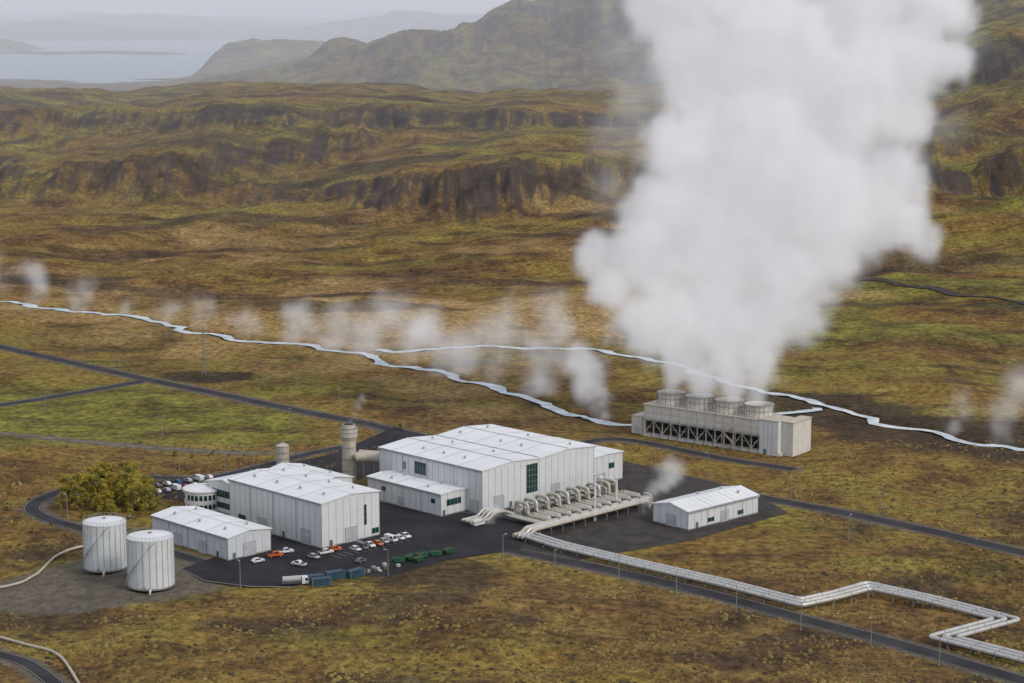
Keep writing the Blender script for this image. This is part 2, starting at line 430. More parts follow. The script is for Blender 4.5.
# river
m,t,b=new_mat('milky_water'); M['river']=m
co=t.n('ShaderNodeTexCoord').outputs['Object']
c=t.ramp(noise(t,co,.12,6,.7),[(.30,(.34,.40,.43)),(.5,(.58,.64,.66)),(.66,(.78,.80,.80))]); t.t.links.new(c,b.inputs['Base Color']); b.inputs['Roughness'].default_value=.5
def river(pts,w,name,z):
    P=np.array(pts); n=len(P); s=np.cumsum(np.r_[0,np.hypot(*np.diff(P,axis=0).T)])
    wl=w*(.5+1.0*np.clip(fbm(s/16,s*0+1,4)+.35,0,1.3)); wr=w*(.5+1.0*np.clip(fbm(s/14,s*0+5,4)+.35,0,1.3)); vs=[]
    for sg,ww in((1,wl),(-1,wr)):
        for i in range(n):
            a=Vector(pts[max(i-1,0)]);b=Vector(pts[min(i+1,n-1)]);d=(b-a).normalized();nn=Vector((-d.y,d.x))
            p=Vector(pts[i])+nn*sg*float(ww[i])/2; vs.append((p.x,p.y,z))
    mb=MB(); mb.add(vs,[(i+n,i+1+n,i+1,i) for i in range(n-1)],'river'); mb.obj(name)
river(RVC[0],6.2,'river',-.55); river(RVC[1],5.6,'river',-.54)
# lake
m,t,b=new_mat('lake_water'); M['lake']=m
b.inputs['Base Color'].default_value=(.10,.16,.22,1); b.inputs['Roughness'].default_value=.25
co=t.n('ShaderNodeTexCoord').outputs['Object']
bp=t.n('ShaderNodeBump',inp={'Height':noise(t,co,.05,4,.6),'Strength':.4,'Distance':2.0}); t.t.links.new(bp.outputs[0],b.inputs['Normal'])
mb=MB(); mb.add([(-15000,6000,-62),(15000,6000,-62),(15000,34000,-62),(-15000,34000,-62)],[(0,1,2,3)],'lake'); mb.obj('lake_water')

# ------------------------------------------------------------------ buildings
def hall(name,org,rot,L,W,h,ridge='b',rise=1.6,bays=1,seam=3.0,feat=(),vents=0,roofmat='roof',wall='wall',ov=.45):
    """local x = along L, local y = along W; org is the corner nearest to the lookout"""
    e=empty(name,(org[0],org[1],0),rot)
    w=MB(); r=MB(); s=MB(); t=.35
    spanlen=(L if ridge=='b' else W)/bays
    ax='y' if ridge=='b' else 'x'; ext=W if ridge=='b' else L
    for i in range(bays):
        x0=i*spanlen; x1=x0+spanlen
        prof=[(x0,0),(x1,0),(x1,h),((x0+x1)/2,h+rise),(x0,h)]
        w.prism(prof,0.002*i,ext-.002*i,wall,ax)
        o0=ov if i==0 else 0; o1=ov if i==bays-1 else 0
        sl=rise/(spanlen/2); xm=(x0+x1)/2
        rp=[(x0-o0,h-o0*sl+.02),(xm,h+rise+.02),(x1+o1,h-o1*sl+.02),(x1+o1,h-o1*sl+t),(xm,h+rise+t),(x0-o0,h-o0*sl+t)]
        r.prism(rp,-ov,ext+ov,roofmat,ax)
        k=3.0
        while k<ext-1:
            for (xa,za,xb,zb) in((x0-o0,h-o0*sl+t,xm,h+rise+t),(xm,h+rise+t,x1+o1,h-o1*sl+t)):
                if ridge=='b': vs=[(xa,k,za+.01),(xb,k,zb+.01),(xb,k+.12,zb+.01),(xa,k+.12,za+.01),(xa,k,za+.09),(xb,k,zb+.09),(xb,k+.12,zb+.09),(xa,k+.12,za+.09)]
                else: vs=[(k,xa,za+.01),(k,xb,zb+.01),(k+.12,xb,zb+.01),(k+.12,xa,za+.01),(k,xa,za+.09),(k,xb,zb+.09),(k+.12,xb,zb+.09),(k+.12,xa,za+.09)]
                r.add(vs,[(0,3,2,1),(4,5,6,7),(0,1,5,4),(1,2,6,5),(2,3,7,6),(3,0,4,7)],'seam' if int(k/3)%4==0 else roofmat)
            k+=3.0
        if ridge=='b': r.box(xm-.2,xm+.2,-ov+.1,ext+ov-.1,h+rise+t-.02,h+rise+t+.14,'seam' if bays>1 else roofmat)
        else: r.box(-ov+.1,ext+ov-.1,xm-.3,xm+.3,h+rise+t-.02,h+rise+t+.14,roofmat)
        if i>0:
            if ridge=='b': r.box(x0-.4,x0+.4,.1,ext-.1,h+t-.1,h+t+.14,'trim')
    f=MB()
    if ridge=='b':
        f.box(-ov-.06,-ov,-ov,W+ov,h-.45,h+.3,'trim'); f.box(L+ov,L+ov+.06,-ov,W+ov,h-.45,h+.3,'trim')
    else:
        f.box(-ov,L+ov,-ov-.06,-ov,h-.45,h+.3,'trim'); f.box(-ov,L+ov,W+ov,W+ov+.06,h-.45,h+.3,'trim')
    s.box(-.06,L+.06,-.06,W+.06,0,.5,'plinth')
    k=seam
    while k<L-.5:
        s.box(k-.09,k+.09,-.03,0.0,.5,h-.05,'seam'); s.box(k-.09,k+.09,W,W+.03,.5,h-.05,'seam'); k+=seam
    k=seam
    while k<W-.5:
        s.box(-.03,0,k-.09,k+.09,.5,h-.05,'seam'); s.box(L,L+.03,k-.09,k+.09,.5,h-.05,'seam'); k+=seam
    for (x,y) in((-.05,-.05),(L-.15,-.05),(-.05,W-.15),(L-.15,W-.15)):
        s.box(x,x+.2,y,y+.2,.5,h-.06,'trim')
    w.obj('walls',e); r.obj('roof',e); f.obj('fascia',e); s.obj('cladding_seams',e)
    g=MB()
    for (fc,a0,a1,z0,z1,kind) in feat:
        def put(a,b,za,zb,d0,d1,k):
            if fc=='f': g.box(a,b,-d1,-d0,za,zb,k)
            elif fc=='l': g.box(-d1,-d0,a,b,za,zb,k)
            elif fc=='r': g.box(L+d0,L+d1,a,b,za,zb,k)
            elif fc=='k': g.box(a,b,W+d0,W+d1,za,zb,k)
        if kind=='win':
            put(a0-.15,a1+.15,z0-.15,z1+.15,.032,.08,'trim'); put(a0,a1,z0,z1,.082,.11,'glass')
            n=max(1,round((a1-a0)/1.6))
            for i in range(1,n): x=a0+(a1-a0)*i/n; put(x-.05,x+.05,z0,z1,.112,.15,'trim')
            n=max(1,round((z1-z0)/2.2))
            for i in range(1,n): x=z0+(z1-z0)*i/n; put(a0,a1,x-.05,x+.05,.152,.17,'trim')
        elif kind=='door':
            put(a0-.12,a1+.12,z0,z1+.12,.062,.09,'trim'); put(a0,a1,z0+.02,z1,.092,.12,'door')
        elif kind=='roller':
            put(a0-.2,a1+.2,z0,z1+.2,.062,.10,'trim'); put(a0,a1,z0+.02,z1,.102,.13,'doorw')
            n=int((z1-z0)/.8)
            for i in range(1,n): x=z0+(z1-z0)*i/n; put(a0,a1,x-.03,x+.03,.132,.145,'seam')
        elif kind=='louvre':
            put(a0,a1,z0,z1,.032,.12,'trim')
            n=int((z1-z0)/.5)
            for i in range(1,n): x=z0+(z1-z0)*i/n; put(a0+.1,a1-.1,x-.1,x+.02,.122,.16,'dark')
    if g.v: g.obj('windows_and_doors',e)
    if vents:
        v=MB()
        rnd=random.Random(len(name)*7+int(L))
        for i in range(bays):
            xm=(i+.5)*spanlen
            for j in range(vents):
                k=ext*(j+.5)/vents
                for dx in (-spanlen*.25,spanlen*.25):
                    zz=h+rise*.5+t
                    cx,cy=(xm+dx,k) if ridge=='b' else (k,xm+dx)
                    if rnd.random()<.7:
                        v.cyl((cx,cy,zz-.3),(cx,cy,zz+.7),.35,.35,10,'trim'); v.cyl((cx,cy,zz+.7),(cx,cy,zz+.95),.6,.3,10,'seam')
        v.obj('roof_vents',e)
    d=MB()
    for k in range(1,4):
        x=W*k/4+.8 if ridge=='b' else L*k/4+.8
        if ridge=='b': d.cyl((-.14,x,.3),(-.14,x,h-.1),.08,.08,6,'trim')
        else: d.cyl((x,-.14,.3),(x,-.14,h-.1),.08,.08,6,'trim')
    d.obj('downpipes',e)
    return e

hall('turbine_hall',C0,45,59.5,56,16,'b',1.3,2,3.3,
     feat=[('f',22.8,28.6,4,14.6,'win'),('l',30,36,9.5,14,'win'),('f',6,11,0,5.5,'roller'),('f',36,40.5,0,5,'roller'),('f',14,15.2,0,2.3,'door'),('f',50,51.3,0,2.3,'door'),('l',2,6,0,4.5,'roller'),('l',41,43,10,13,'louvre')],vents=5)
hall('low_annex_building',ab(C0,-13,8),45,12.95,40,8.2,'b',.5,1,3.3,feat=[('f',3,10,3.6,5.8,'win'),('l',3,5,4.5,6,'win'),('l',20,23,0,3.5,'roller'),('l',30,32,4.5,6,'win'),('f',1,2.1,0,2.2,'door')],vents=2)
hall('side_annex_building',ab(C0,59.6,1.5),45,18,36,10.8,'b',.5,1,3.3,feat=[('f',4,8,0,4,'roller'),('f',10,13,5.5,7.5,'win')])
hall('workshop_hall',C2,45,26,51,15.6,'b',1.3,1,3.2,
     feat=[('f',10.5,15.5,0,5.2,'roller'),('f',3.5,4.7,0,2.3,'door'),('f',19,20,5,12,'win'),('l',6,11,0,5.2,'roller'),('l',20,21.2,0,2.3,'door'),('l',30,35,0,4.8,'roller'),('l',42,46,2,4,'win'),('f',22.5,25.5,1.2,3,'win')],vents=4)
hall('storage_shed',(-94.1,642),45,18,43,7.6,'b',1.3,1,3.6,
     feat=[('f',6.5,11.5,0,4.6,'roller'),('f',2,3.1,0,2.2,'door'),('l',5,6.2,0,2.2,'door'),('l',12,16,0,4,'roller'),('l',26,30,0,4,'roller')],vents=3,wall='wall_b')
hall('steam_control_building',(61.7,681),42,37,17,6.6,'a',1.8,1,3.4,
     feat=[('f',4,5.2,0,2.3,'door'),('f',10,13.5,1.4,2.8,'win'),('f',17,21,0,4,'roller'),('f',26,29,1.4,2.8,'win'),('l',6,10.5,0,4.2,'roller')],vents=3)
hall('office_link_building',ab(C2,27.5,36),45,17,30,11.5,'b',1.6,1,3.2,feat=[('l',4,26,7,9,'win'),('f',3,12,3,5.5,'win')],vents=2)
hall('office_link_building',ab(C2,6,52.5),45,22,20,10.5,'a',1.8,1,3.2,feat=[('l',3,17,6,8.5,'win'),('l',3,17,2,4,'win')],vents=2)
# round visitor building
e=empty('round_visitor_centre',(-113,712,0),45)
mb=MB(); mb.cyl((0,0,0),(0,0,7.6),6.8,6.8,40,'wall'); mb.obj('walls',e,smooth=True)
mb=MB(); mb.cyl((0,0,7.6),(0,0,8.1),7.3,7.3,40,'roof'); mb.cyl((0,0,8.1),(0,0,9.0),7.0,.6,40,'roof'); mb.obj('roof',e,smooth=False)
mb=MB()
for i in range(26):
    if i%13==12: continue
    a0=2*math.pi*i/26
    for z0,z1 in((1.3,3.0),(4.6,6.5)):
        q=[(math.cos(a)*6.88,math.sin(a)*6.88) for a in(a0+.03,a0+.2)]
        mb.add([(q[0][0],q[0][1],z0),(q[1][0],q[1][1],z0),(q[1][0],q[1][1],z1),(q[0][0],q[0][1],z1)],[(0,1,2,3)],'glass')
mb.obj('windows',e)
mb=MB(); mb.box(2,14,-4,5,0,6.9,'wall'); mb.obj('link_wing_walls',e)
mb=MB(); mb.box(1.9,14.2,-4.2,5.2,6.9,7.3,'roof'); mb.obj('link_wing_roof',e)
mb=MB(); 
for i in range(4): mb.box(3.5+i*2.6,5.3+i*2.6,-4.06,-4.01,2,4.4,'glass')
mb.obj('link_wing_windows',e)

# storage tanks
def tank(x,y,r,h):
    e=empty('storage_tank',(x,y,0),0)
    mb=MB(); mb.cyl((0,0,0),(0,0,h),r,r,64,'tank'); mb.obj('shell',e,smooth=True)
    mb=MB(); mb.cyl((0,0,h),(0,0,h+.25),r+.15,r+.15,64,'tank'); mb.cyl((0,0,h+.25),(0,0,h+1.1),r-.1,.5,64,'roof'); mb.cyl((0,0,h+.9),(0,0,h+1.5),.6,.6,16,'steel'); mb.obj('roof',e)
    mb=MB()
    for i in range(22):
        a=2*math.pi*i/22; p=(math.cos(a)*(r+.03),math.sin(a)*(r+.03))
        mb.cyl((p[0],p[1],.4),(p[0],p[1],h-.1),.16,.16,6,'tankrib')
    mb.cyl((0,0,0),(0,0,.5),r+.25,r+.25,48,'plinth'); mb.obj('ribs',e)
    mb=MB()
    for i in range(36):
        a=2*math.pi*i/36;b=2*math.pi*(i+1)/36
        P=lambda t,z:(math.cos(t)*(r),math.sin(t)*(r),z)
        mb.cyl(P(a,h+.25),P(a,h+1.35),.05,.05,4,'steel'); mb.cyl(P(a,h+1.35),P(b,h+1.35),.05,.05,4,'steel'); mb.cyl(P(a,h+.8),P(b,h+.8),.03,.03,4,'steel')
    mb.obj('railing',e)
    mb=MB(); n=60
    for i in range(n):
        a=-2.9+i*.028; z=h*i/n
        mb.box(*sum([[min(p,q),max(p,q)] for p,q in ((math.cos(a)*(r+.3),math.cos(a)*(r+1.2)),(math.sin(a)*(r+.3)-.12,math.sin(a)*(r+1.2)+.12))],[]),z,z+.08,'steel')
    mb.obj('stair',e)
    mb=MB(); mb.tube([(r*.2,-r-.2,1),(r*.2,-r-2,1),(r*.2,-r-3,1),(r*.2,-r-3.4,.4),(r*.2,-r-3.4,-.3)],.35,10,'alu'); mb.cyl((-1,-r-.12,.7),(-1,-r+.2,.7),.5,.5,16,'steel'); mb.obj('outlet_pipe',e,smooth=True)
tank(-133.2,635,6.9,15.2); tank(-114.6,614.5,7.25,15.7)

# exhaust stacks and duct
def stack(name,x,y,r,h,rings=True):
    e=empty(name,(x,y,0))
    mb=MB(); mb.cyl((0,0,0),(0,0,h*.72),r,r,28,'beige'); mb.cyl((0,0,h*.72),(0,0,h*.78),r,r*1.25,28,'beige'); mb.cyl((0,0,h*.78),(0,0,h*.93),r*1.25,r*1.25,28,'beige'); mb.cyl((0,0,h*.93),(0,0,h),r*.9,r*.9,28,'beige'); mb.cyl((0,0,h),(0,0,h+.02),r*.8,r*.8,28,'dark')
    mb.obj('shaft',e,smooth=True)
    mb=MB()
    for k in(.2,.4,.6,.78,.86,.93): mb.cyl((0,0,h*k),(0,0,h*k+.25),r*(1.06 if k<.7 else 1.3),r*(1.06 if k<.7 else 1.3),28,'steel')
    for s in(-.3,.3): mb.cyl((s,-r*1.3,0),(s,-r*1.3,h*.8),.05,.05,4,'steel')
    for i in range(int(h*.8/.6)): mb.cyl((-.3,-r*1.3,i*.6),(.3,-r*1.3,i*.6),.04,.04,4,'steel')
    mb.obj('rings_and_ladder',e)
stack('exhaust_stack',-63,756,2.7,22.5)
e=empty('water_vessel',(-92,784,0))
mb=MB(); mb.cyl((0,0,0),(0,0,8.0),2.6,2.6,24,'beige'); mb.cyl((0,0,8.0),(0,0,9.0),2.6,.8,24,'beige'); mb.cyl((0,0,8.9),(0,0,9.6),.5,.5,12,'steel'); mb.obj('shell',e,smooth=True)
mb=MB()
for z in(.1,2.6,5.2,7.7): mb.cyl((0,0,z),(0,0,z+.22),2.7,2.7,24,'steel')
mb.obj('hoops',e)
e=empty('exhaust_duct',(-60,752,0),0)
mb=MB()
for dz,dd in((10.5,0),(10.5,5.0)):
    mb.tube([(0+dd*.2,dd*.9,dz),(5+dd*.2,dd*.5,dz),(22,-6+dd*1.2,dz)],1.9,20,'beige')
mb.obj('duct_pipes',e,smooth=True)
mb=MB()
for i in range(5):
    x=3+i*4.2
    for s in(-2.2,2.2): mb.cyl((x,s-x*.2,0),(x,s-x*.2,8.7),.2,.2,6,'steel')
    mb.cyl((x,-2.6-x*.2,8.6),(x,7-x*.2,8.6),.25,.25,6,'steel')
mb.obj('duct_supports',e)

# cooling tower
e=empty('cooling_tower',(57,841,0),-37.5)
LN=66; WD=15
mb=MB(); mb.box(-1,LN+1,-1.2,WD+1.2,0,1.2,'beige2'); mb.obj('basin',e)
mb=MB(); mb.box(.5,LN-9,1.8,WD-1.8,1.2,7.0,'dark'); mb.obj('fill_pack',e)
mb=MB()
nb=13; sp=(LN-9)/nb
for i in range(nb+1):
    x=.3+i*sp
    for y in(-.1,WD+.1): mb.box(x-.22,x+.22,y-.22,y+.22,1.2,7.2,'beige2')
    if i<nb:
        for y in(-.12,WD+.12):
            mb.beam((x,y,1.4),(x+sp,y,7.0) ,.36,'beige2') if i%2==0 else mb.beam((x+sp,y,1.4),(x,y,7.0),.36,'beige2')
            mb.beam((x,y,4.2),(x+sp,y,4.2),.26,'steel')
    mb.beam((x,-.1,7.1),(x,-2.3,7.1),.25,'rust'); mb.beam((x,-2.2,0),(x,-2.2,8.2),.22,'rust')
mb.box(-.2,LN-8.7,-2.4,-.5,7.2,7.35,'steel')
for z in(7.9,8.5): mb.beam((0,-2.35,z),(LN-9,-2.35,z),.12,'steel')
mb.obj('steel_frame',e)
mb=MB(); mb.box(-.2,LN-8.8,-.45,WD+.45,7.4,13.4,'beige2'); mb.box(-.5,LN-8.7,-.8,WD+.8,13.4,13.9,'beige')
for i in range(nb+1):
    x=.1+i*sp; mb.box(x-.12,x+.12,-.55,-.46,7.5,13.3,'beige')
mb.box(-.3,LN-8.7,-.52,-.46,10.2,10.45,'beige')
mb.obj('upper_casing',e)
mb=MB(); mb.box(LN-8.6,LN+.2,-1.4,WD-5,0,14.2,'wall'); mb.box(LN-8.9,LN+.4,-1.7,WD-4.7,14.2,14.6,'beige')
mb.box(LN+.3,LN+5.5,1.5,WD+1.5,0,13.8,'beige2'); mb.box(LN+.45,LN+5.8,1.2,WD+1.8,13.8,14.2,'beige')
for k in(2,4,6): mb.box(LN-8.6+k-.06,LN-8.6+k+.06,-1.45,-1.41,.3,13.9,'seam')
mb.box(LN-6.5,LN-5.2,-1.5,-1.42,0,2.3,'door')
mb.box(-7.5,-.4,1,WD-2,0,7.5,'beige2'); mb.box(-7.7,-.5,.8,WD-1.8,7.5,7.8,'beige'); mb.box(-5.5,-3.5,.9,.98,0,3,'doorw')
mb.obj('end_blocks',e)
for i,x in enumerate((8.5,23,37.5,52)):
    mb=MB()
    zs=[(13.9,6.2),(14.9,5.8),(16.4,5.6),(17.8,5.8),(18.8,6.2)]
    for (z0,r0),(z1,r1) in zip(zs[:-1],zs[1:]):
        mb.cyl((x,WD/2,z0),(x,WD/2,z1),r0,r1,32,'beige2',caps=False)
    mb.cyl((x,WD/2,18.8),(x,WD/2,19.05),6.35,6.35,32,'steel',caps=False)
    mb.cyl((x,WD/2,16.3),(x,WD/2,16.5),5.85,5.85,32,'steel',caps=False)
    for k in range(18):
        a=2*math.pi*k/18; mb.beam((x+math.cos(a)*6.2,WD/2+math.sin(a)*6.2,13.9),(x+math.cos(a)*6.3,WD/2+math.sin(a)*6.3,18.8),.2,'steel')
    mb.cyl((x,WD/2,15.4),(x,WD/2,15.5),5.5,5.5,32,'dark')
    for k in range(6):
        a=math.pi*k/3; mb.beam((x,WD/2,16),(x+math.cos(a)*5.2,WD/2+math.sin(a)*5.2,16),.5,'steel')
    mb.obj('fan_cowl_%d'%(i+1),e)
mb=MB()
for y in(-.7,WD+.7):
    for z in(14.5,15.0): mb.beam((-.3,y,z),(LN-9,y,z),.08,'steel')
    for i in range(29): mb.beam((i*2,y,13.9),(i*2,y,15.0),.08,'steel')
mb.obj('top_railing',e)
mb=MB()
x0=41
for i in range(4):
    z0=i*3.4; z1=z0+3.4; xa,xb=(x0,x0+5) if i%2==0 else (x0+5,x0)
    for y in(-3.4,-2.5): mb.beam((xa,y,z0),(xb,y,z1),.25,'beige')
    mb.box(xb-.1,xb+.8,-3.6,-2.3,z1-.1,z1,'steel')
for x in(x0-.2,x0+5.6):
    for y in(-3.6,-2.3): mb.beam((x,y,0),(x,y,14.3),.22,'beige')
mb.obj('stair_tower',e)

# ------------------------------------------------------------------ pipework yard
e=empty('steam_pipework',(*ab(C0,-9,-1),0),45)
mb=MB(); st=MB()
def sm(path,r,k='beige',n=12):
    P=[Vector(p) for p in path]; out=[P[0]]
    for i in range(1,len(P)-1):
        a,b,c=P[i-1:i+2]; d=min(1.6,(a-b).length*.45,(c-b).length*.45)
        p=b+(a-b).normalized()*d; q=b+(c-b).normalized()*d
        for t_ in(0,.25,.5,.75,1): out.append(p*(1-t_)**2+b*2*t_*(1-t_)+q*t_*t_)
    out.append(P[-1]); mb.tube(out,r,n,k)
rq=random.Random(9)
for i in range(10):
    a=12+i*5.3
    hgt=7.0+.35*(i%3)+rq.uniform(-.3,.3); yo=rq.uniform(-.8,.8)
    sm([(a,-6,2.2),(a,-13+yo,2.2),(a,-13+yo,hgt),(a,-19+yo,hgt),(a,-19+yo,3.0),(a,-31,3.0)],.62,'alu' if i%3==1 else 'beige')
    mb.cyl((a+2.3,-27.5,2.6),(a+2.3,-19.5,2.6),1.15,1.15,18,'beige'); mb.cyl((a+2.3,-28.3,2.6),(a+2.3,-27.5,2.6),.5,1.15,18,'beige'); mb.cyl((a+2.3,-19.5,2.6),(a+2.3,-18.7,2.6),1.15,.5,18,'beige')
    sm([(a+2.3,-28.2,2.6),(a+2.3,-30,2.6),(a+2.3,-30,4.3),(a+2.3,-33.5,4.3)],.4,'alu')
    sm([(a+2.3,-18.8,2.6),(a+2.3,-16,2.6),(a+2.3,-16,5),(a+1.2,-13.5,5)],.35,'alu')
    for y in(-25.5,-21): st.box(a+1.3,a+3.3,y-.25,y+.25,0,1.6,'plinth')
    for y in(-8.5,-13,-19,-24,-30):
        st.box(a-.12,a+.12,y-.12,y+.12,0,1.7 if y in(-8.5,) else 2.5,'steel')
    for y in(-13.8,-18.2):
        st.beam((a-.9,y,0),(a-.9,y,hgt-.7),.22,'steel'); st.beam((a+.9,y,0),(a+.9,y,hgt-.7),.22,'steel'); st.beam((a-.9,y,hgt-.7),(a+.9,y,hgt-.7),.22,'steel')
    st.cyl((a,-22,3.0),(a,-22,4.6),.12,.12,6,'rust'); st.cyl((a,-22,4.5),(a,-22,4.6),.5,.5,12,'rust')
    st.box(a+3.6,a+4.8,-11.5,-9.5,0,2.2,'trim' if i%2 else 'wall_b')
for j,(b,z) in enumerate(((-32,3.2),(-34,3.2),(-36,3.2))):
    sm([(-8,b,1.7),(-4,b,1.7),(-2,b,z),(64-j*3,b,z),(64-j*3,b,.3)],.75 if j<2 else .6,'alu' if j==1 else 'beige')
for i in range(12):
    a=0+i*5.7
    st.beam((a,-31,0),(a,-31,2.4),.26,'steel'); st.beam((a,-37,0),(a,-37,2.4),.26,'steel'); st.beam((a,-37.2,2.4),(a,-30.8,2.4),.28,'steel')
for j in range(4):
    sm([(-6-j*.0,-4-j*2.0,1.6),(2,-4-j*2.0,1.6),(4,-4-j*2.,3.4),(8,-4-j*2.,3.4),(9,-9-j*1.2,3.4),(9+j*.8,-12-j,2.0),(9+j*.8,-30,2.0)],.5,'beige' if j%2 else 'alu')
for (a,b,h) in((42,-24,13),(47,-30,12),(31,-34,8)):
    mb.cyl((a,b,0),(a,b,h),.38,.38,12,'wall'); mb.cyl((a,b,h),(a,b,h+.6),.38,.7,12,'wall')
mb.obj('pipes',e,smooth=True); st.obj('supports',e)
e2=empty('steam_separator',(*ab(C0,50,-12),0),45)
mb=MB(); mb.cyl((0,0,1.5),(0,0,7.5),1.5,1.5,20,'alu'); mb.cyl((0,0,7.5),(0,0,8.5),1.5,.4,20,'alu'); mb.cyl((0,0,.7),(0,0,1.5),.5,1.5,20,'alu')
for a in range(4): t_=a*math.pi/2+.7; mb.cyl((math.cos(t_)*1.4,math.sin(t_)*1.4,0),(math.cos(t_)*1.4,math.sin(t_)*1.4,3),.15,.15,6,'steel')
mb.obj('vessel',e2,smooth=True)

# big transmission pipelines
PIPE=[(4,671),(16,656),(42,632),(66,611),(88,589),(100,597),(112,607),(128,593),(147,572),(124,555),(151,528),(200,480)]
def offset_poly(pts,off):
    P=[Vector(p) for p in pts]; out=[]
    for i in range(len(P)):
        if i==0: d=(P[1]-P[0]).normalized(); n=Vector((-d.y,d.x)); out.append(P[0]+n*off)
        elif i==len(P)-1: d=(P[-1]-P[-2]).normalized(); n=Vector((-d.y,d.x)); out.append(P[-1]+n*off)
        else:
            d1=(P[i]-P[i-1]).normalized();d2=(P[i+1]-P[i]).normalized()
            n1=Vector((-d1.y,d1.x));n2=Vector((-d2.y,d2.x)); mm=(n1+n2).normalized(); out.append(P[i]+mm*off/max(.5,mm.dot(n1)))
    return out
e=empty('steam_pipeline',(0,0,0))
mb=MB(); st=MB()
for off in(-2.5,0,2.5):
    P=[(p.x,p.y,1.8) for p in offset_poly(PIPE,off)]
    PP=[Vector(p) for p in P]; out=[PP[0]]
    for i in range(1,len(PP)-1):
        a,b,c=PP[i-1:i+2]; d=1.8
        p=b+(a-b).normalized()*d; q=b+(c-b).normalized()*d
        for t_ in(0,.25,.5,.75,1): out.append(p*(1-t_)**2+b*2*t_*(1-t_)+q*t_*t_)
    out.append(PP[-1]); mb.tube(out,.68,14,'alu')
for a,b in zip(PIPE[:-1],PIPE[1:]):
    a=Vector(a);b=Vector(b);L=(b-a).length;n=max(1,int(L/7)); d=(b-a).normalized(); nn=Vector((-d.y,d.x))
    for i in range(n):
        p=a+(b-a)*(i+.5)/n; q0=p+nn*3.4;q1=p-nn*3.4
        st.beam((q0.x,q0.y,.95),(q1.x,q1.y,.95),.3,'steel')
        for q in(p+nn*3,p-nn*3): st.box(q.x-.2,q.x+.2,q.y-.2,q.y+.2,-1,.9,'plinth')
        for off in(-2.5,0,2.5):
            c=p+nn*off; st.cyl((c.x-d.x*.12,c.y-d.y*.12,1.8),(c.x+d.x*.12,c.y+d.y*.12,1.8),.74,.74,12,'steel')
mb.obj('pipes',e,smooth=True); st.obj('supports',e)
for pts in ([(-185,612),(-165,622),(-158,647),(-146,659)],[(-165,562),(-146,548),(-134,538),(-123,514)]):
    e=empty('hot_water_pipeline',(0,0,0)); c=catmull(pts,3)
    mb=MB(); mb.tube([(x+6,y+4,ground_z(x+6,y+4)+.7) for x,y in c],.4,10,'beige'); mb.obj('pipe',e,smooth=True)
    mb=MB()
    for x,y in c[::4]: z=ground_z(x+6,y+4); mb.box(x+5.75,x+6.25,y+3.75,y+4.25,z-.5,z+.4,'plinth')
    mb.obj('supports',e)

# ------------------------------------------------------------------ vehicles, skips, containers, lamps
def car_mesh(kind,paint):
    mb=MB()
    if kind=='pickup':
        L=5.3;W=1.9
        mb.prism([(-2.6,.45),(2.55,.45),(2.62,.8),(2.45,1.05),(1.3,1.12),(-.7,1.12),(-2.62,1.12)],-W/2,W/2,paint)
        mb.prism([(1.35,1.12),(.75,1.75),(-.55,1.8),(-.75,1.12)],-W/2+.14,W/2-.14,paint)
        mb.prism([(1.27,1.16),(.74,1.70),(-.48,1.72),(-.62,1.16)],-W/2+.125,W/2-.125,'cglass')
        mb.add([(1.38,-.72,1.15),(1.38,.72,1.15),(.80,.68,1.74),(.80,-.68,1.74)],[(0,1,2,3)],'cglass')
        mb.box(-2.5,-.85,-W/2+.12,W/2-.12,1.12,1.13,'dark')
    elif kind=='van':
        mb.prism([(-2.6,.4),(2.5,.4),(2.6,.9),(2.3,1.2),(1.6,2.15),(-2.5,2.25),(-2.62,1.6)],-.98,.98,paint)
        mb.prism([(2.15,1.3),(1.62,2.0),(.7,2.0),(.6,1.3)],-.99,.99,'cglass')
        mb.add([(2.33,-.8,1.22),(2.33,.8,1.22),(1.66,.75,2.1),(1.66,-.75,2.1)],[(0,1,2,3)],'cglass')
    else:
        mb.prism([(-2.1,.35),(2.15,.35),(2.25,.65),(2.1,.9),(1.1,1.0),(-1.9,1.02),(-2.2,.9)],-.88,.88,paint)
        mb.prism([(1.15,1.0),(.5,1.5),(-1.2,1.55),(-1.95,1.0)],-.74,.74,paint)
        mb.prism([(1.05,1.02),(.47,1.43),(-1.15,1.46),(-1.75,1.02)],-.755,.755,'cglass')
        mb.add([(1.17,-.66,1.02),(1.17,.66,1.02),(.54,.6,1.48),(.54,-.6,1.48)],[(0,1,2,3)],'cglass')
    hx=1.6 if kind!='car' else 1.35; fw=.97 if kind!='car' else .89
    for x in(-hx,hx):
        for y in(-fw,fw-.24): mb.cyl((x,y,.36),(x,y+.24,.36),.37,.37,14,'tyre'); mb.cyl((x,y-.012 if y<0 else y+.24,.36),(x,y if y<0 else y+.252,.36),.2,.2,10,'csilver')
    fx={'pickup':2.6,'van':2.57,'car':2.22}[kind]
    for y in(-.75,.45):
        mb.box(fx-.08,fx+.04,y,y+.3,.65,.82,'lamp_white'); mb.box(-fx-.06,-fx+.08,y,y+.3,.7,.95,'lamp_red')
    mb.box(fx-.05,fx+.1,-.85,.85,.4,.55,'cgrey'); mb.box(-fx-.1,-fx+.05,-.85,.85,.4,.55,'cgrey')
    return mb.mesh(kind)
CM={}
def car(x,y,rot,kind,paint,z=.12):
    k=(kind,paint)
    if k not in CM: CM[k]=car_mesh(kind,paint)
    nm={'pickup':'pickup_truck','van':'parked_van','car':'parked_car'}[kind]
    inst(CM[k],nm,(x,y,z),rot)
car(-79,647,20,'pickup','corange');car(-76,651.5,25,'pickup','cwhite');car(-62.5,650.5,35,'pickup','cwhite');car(-60,654,35,'pickup','corange')
